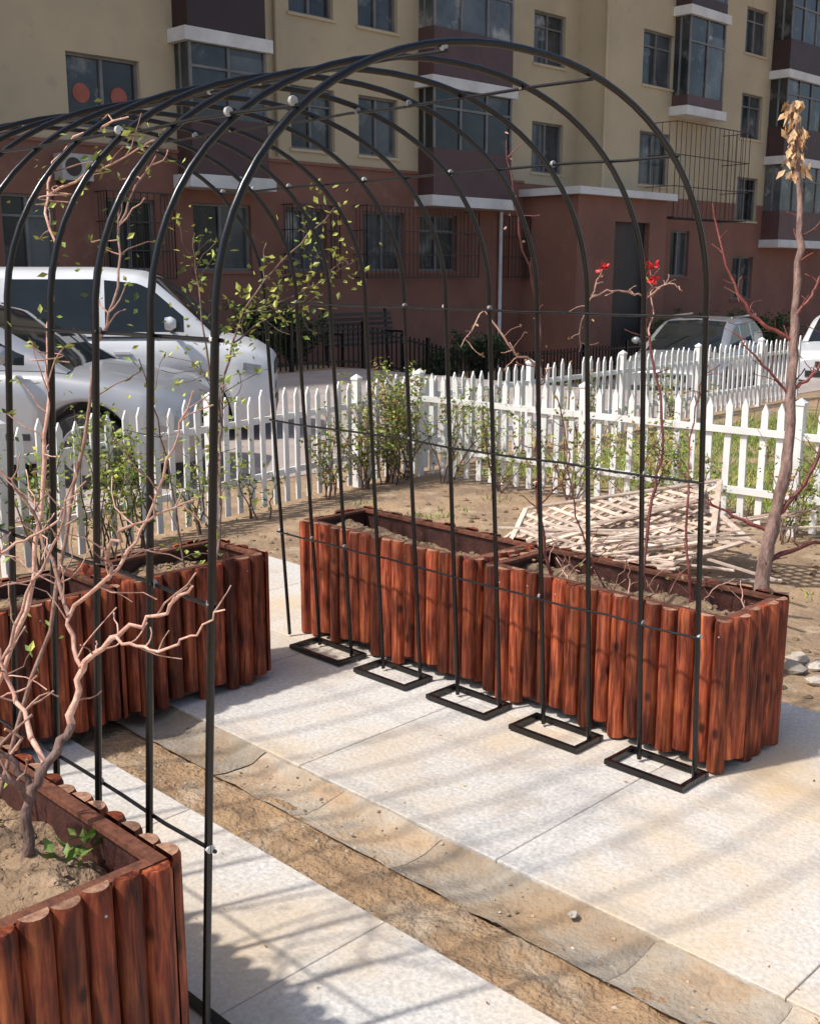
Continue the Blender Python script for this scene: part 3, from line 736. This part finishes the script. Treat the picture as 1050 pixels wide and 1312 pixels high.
B([(-1.1,.9,.44),(-.97,.95,1.0),(-.9,1.0,1.5),(-.8,1.1,1.75)],.005,.002,0,10,.15,0,(1,2,3),50,.026)
for c in((-.76,.75,1.78),(-.87,.63,1.42)):
    mb.tube([(c[0]+.05*math.cos(a)*(1-a/16),c[1]+.05*math.sin(a)*(1-a/16),c[2]+.003*a) for a in [i*.5 for i in range(20)]],.0016,5,0)
mb.build('climbing_vine',[M['twig'],M['leafy'],M['leafg'],M['leafr']])
mb=MB()
B([(.45,1.9,.40),(.55,2.0,.75),(.6,2.05,1.0),(.7,2.09,1.33),(.81,2.05,1.55),(.96,1.95,1.74),(1.1,1.86,1.9)],.007,.002,0,20,.22,0,(1,1,2),230,.038,lspread=.06)
B([(.6,2.05,1.0),(.62,2.2,1.5),(.66,2.27,1.78)],.005,.002,0,12,.2,0,(1,2),110,.034,lspread=.06)
B([(.7,2.09,1.33),(.85,2.0,1.45),(1.05,1.95,1.5)],.004,.0015,0,10,.15,0,(1,2),90,.034,lspread=.05)
B([(.75,2.07,1.45),(.95,1.9,1.55),(1.15,1.8,1.68)],.004,.0015,0,10,.15,0,(1,),90,.034,lspread=.05)
B([(.3,1.9,.42),(.3,2.0,.9),(.2,2.0,1.3)],.005,.002,0,8,.2,0,(1,2),60,.034,lspread=.06)
B([(-.5,1.9,.42),(-.45,1.95,.9),(-.5,2.0,1.3)],.005,.002,0,8,.2,0,(1,2,3),90,.034,lspread=.06)
B([(-.8,1.9,.42),(-.8,1.95,.8),(-.75,2.0,1.15)],.005,.002,0,8,.2,0,(1,2,3),90,.034,lspread=.06)
mb.build('young_rose_plant',[M['bark'],M['leafy'],M['leafg'],M['leafr']])
mb=MB()
B([(1.22,.75,.42),(1.18,.777,.504),(1.185,.846,.75),(1.238,.907,1.126),(1.296,.956,1.473),(1.208,.987,1.758),(1.226,1.073,2.097)],.0075,.003,0,16,.08,0,(1,2),26,.02)
B([(1.26,.925,1.27),(1.117,.957,1.363),(1.073,1.036,1.476),(.993,1.078,1.35)],.0045,.002,1,9,.08,1,(2,),8,.018)
B([(1.185,.846,.75),(1.3,.8,.9),(1.35,.9,1.15)],.004,.002,0,8,.1,0,(1,2),14,.02)
mb.build('red_cane_rose',[M['redbark'],M['twig'],M['leafr'],M['leafg']])
mb=MB()
B([(1.16,.33,.42),(1.113,.335,.504),(1.237,.385,.839),(1.3,.389,1.054),(1.314,.481,1.403),(1.325,.511,1.537)],.007,.0035,0,14,.09,0,(2,3),22,.02)
B([(1.325,.511,1.537),(1.2,.54,1.56),(1.115,.578,1.55),(1.15,.57,1.63)],.0035,.0018,1,6,.06,1)
B([(1.325,.511,1.53),(1.33,.42,1.58),(1.323,.369,1.56)],.0035,.0018,1,5,.06,1)
B([(1.31,.48,1.4),(1.36,.5,1.52),(1.35,.51,1.63)],.003,.002,1,3,.05,1)
B([(1.115,.578,1.55),(1.08,.6,1.45),(1.1,.62,1.35)],.003,.0015,1,5,.06,1,(2,),6,.018)
B([(1.3,.25,.42),(1.33,.3,.8),(1.42,.35,1.1),(1.47,.33,1.3)],.005,.002,0,10,.1,0,(2,3),14,.02)
B([(1.2,.5,.42),(1.12,.6,.7),(1.15,.7,.95)],.004,.002,0,7,.1,0,(2,3),14,.02)
for i in range(16):
    x=R.uniform(1.12,1.38);y=R.uniform(.05,.9)
    B([(x,y,.42),(x+R.gauss(0,.03),y+R.gauss(0,.03),.5),(x+R.gauss(0,.06),y+R.gauss(0,.06),.5+R.uniform(.04,.2))],.003,.0015,1,3,.06,1)
for c in((1.15,.57,1.635),(1.35,.51,1.64),(1.35,.50,1.60)):
    for i in range(16): mb.leaf(Vector(c)+Vector((R.gauss(0,1),R.gauss(0,1),R.gauss(0,1)))*.008,.02,4,R.random(),asp=.9)
mb.build('flowering_rose',[M['redbark'],M['twig'],M['leafr'],M['leafg'],M['rose']])
mb=MB()
B([(2.05,.38,-.08),(2.06,.385,.15),(2.098,.385,.35),(2.154,.396,.572),(2.239,.389,.825),(2.304,.421,1.143),(2.366,.456,1.459),(2.424,.495,1.775),(2.468,.548,2.09),(2.493,.591,2.313)],.038,.006,0,6,.12,1)
B([(2.34,.44,1.34),(2.234,.589,1.459),(2.194,.687,1.649),(2.191,.767,1.902)],.009,.0025,1,12,.12,1)
B([(2.36,.45,1.44),(2.42,.41,1.54),(2.474,.395,1.62),(2.6,.3,1.7)],.009,.003,1,8,.12,1)
B([(2.17,.39,.62),(2.303,.315,.794),(2.394,.292,1.016),(2.45,.28,1.25)],.012,.003,1,10,.15,1)
B([(2.15,.4,.56),(2.04,.535,.65),(1.96,.63,.70)],.009,.003,1,6,.1,1)
B([(2.1,.39,.45),(2.3,.3,.5),(2.45,.22,.52)],.012,.004,1,6,.12,1)
B([(2.42,.49,1.75),(2.5,.42,1.85),(2.55,.4,2.0)],.006,.002,1,8,.1,1)
B([(2.304,.421,1.143),(2.4,.36,1.22),(2.44,.33,1.4)],.008,.003,1,8,.12,1)
B([(2.3,.42,1.12),(2.2,.5,1.25),(2.12,.6,1.38)],.007,.002,1,8,.12,1)
for i in range(150):
    z=R.uniform(2.02,2.32);f=(z-2.02)/.3
    mb.leaf((2.462+.03*f+R.gauss(0,.02),.54+.05*f+R.gauss(0,.02),z),R.uniform(.03,.06),3,R.random(),d=(R.gauss(0,.5),R.gauss(0,.5),-1))
mb.build('bare_fruit_tree',[M['bark'],M['redbark'],M['twig'],M['dry']])
mb=MB()
for i in range(80):
    x=R.uniform(-1.0,1.6);y=R.uniform(-1.2,1.7)
    mb.leaf((x,y,.004),R.uniform(.006,.016),0 if R.random()<.7 else 1,R.random(),d=(R.gauss(0,1),R.gauss(0,1),.05))
mb.pebble((.06,-.18,-.008),.016,2,.6);mb.pebble((-.05,.55,-.015),.008,2,.4)
mb.build('fallen_leaves',[M['dry'],M['leafr'],M['stone']])

# ---------------------------------------------------------------- light, world, camera
EL=math.radians(54); az=Vector((-.93,.36,0)).normalized()
sd=Vector((az.x*math.cos(EL),az.y*math.cos(EL),math.sin(EL)))
li=bpy.data.lights.new('sun','SUN'); li.energy=3.8; li.angle=math.radians(1.7); li.color=(1,.965,.91)
so=bpy.data.objects.new('sun',li); sc.collection.objects.link(so); so.rotation_euler=(-sd).to_track_quat('-Z','Y').to_euler(); so.location=(0,0,20)
w=bpy.data.worlds.new('World'); sc.world=w; w.use_nodes=True
nt=w.node_tree; bg=nt.nodes['Background']; sk=nt.nodes.new('ShaderNodeTexSky'); sk.sky_type='NISHITA'; sk.sun_disc=False
sk.sun_elevation=EL; sk.sun_rotation=math.atan2(az.x,az.y)%(2*math.pi); sk.dust_density=3.0
nt.links.new(sk.outputs[0],bg.inputs[0]); bg.inputs[1].default_value=.15
cam=bpy.data.cameras.new('camera'); co=bpy.data.objects.new('camera',cam); sc.collection.objects.link(co)
co.location=(-2.072,-1.705,1.62); co.rotation_euler=(math.radians(90-12.2),0,math.radians(-45.16))
cam.sensor_fit='VERTICAL'; cam.sensor_height=24; cam.lens=25.98; cam.clip_end=1000; cam.clip_start=.05
sc.camera=co
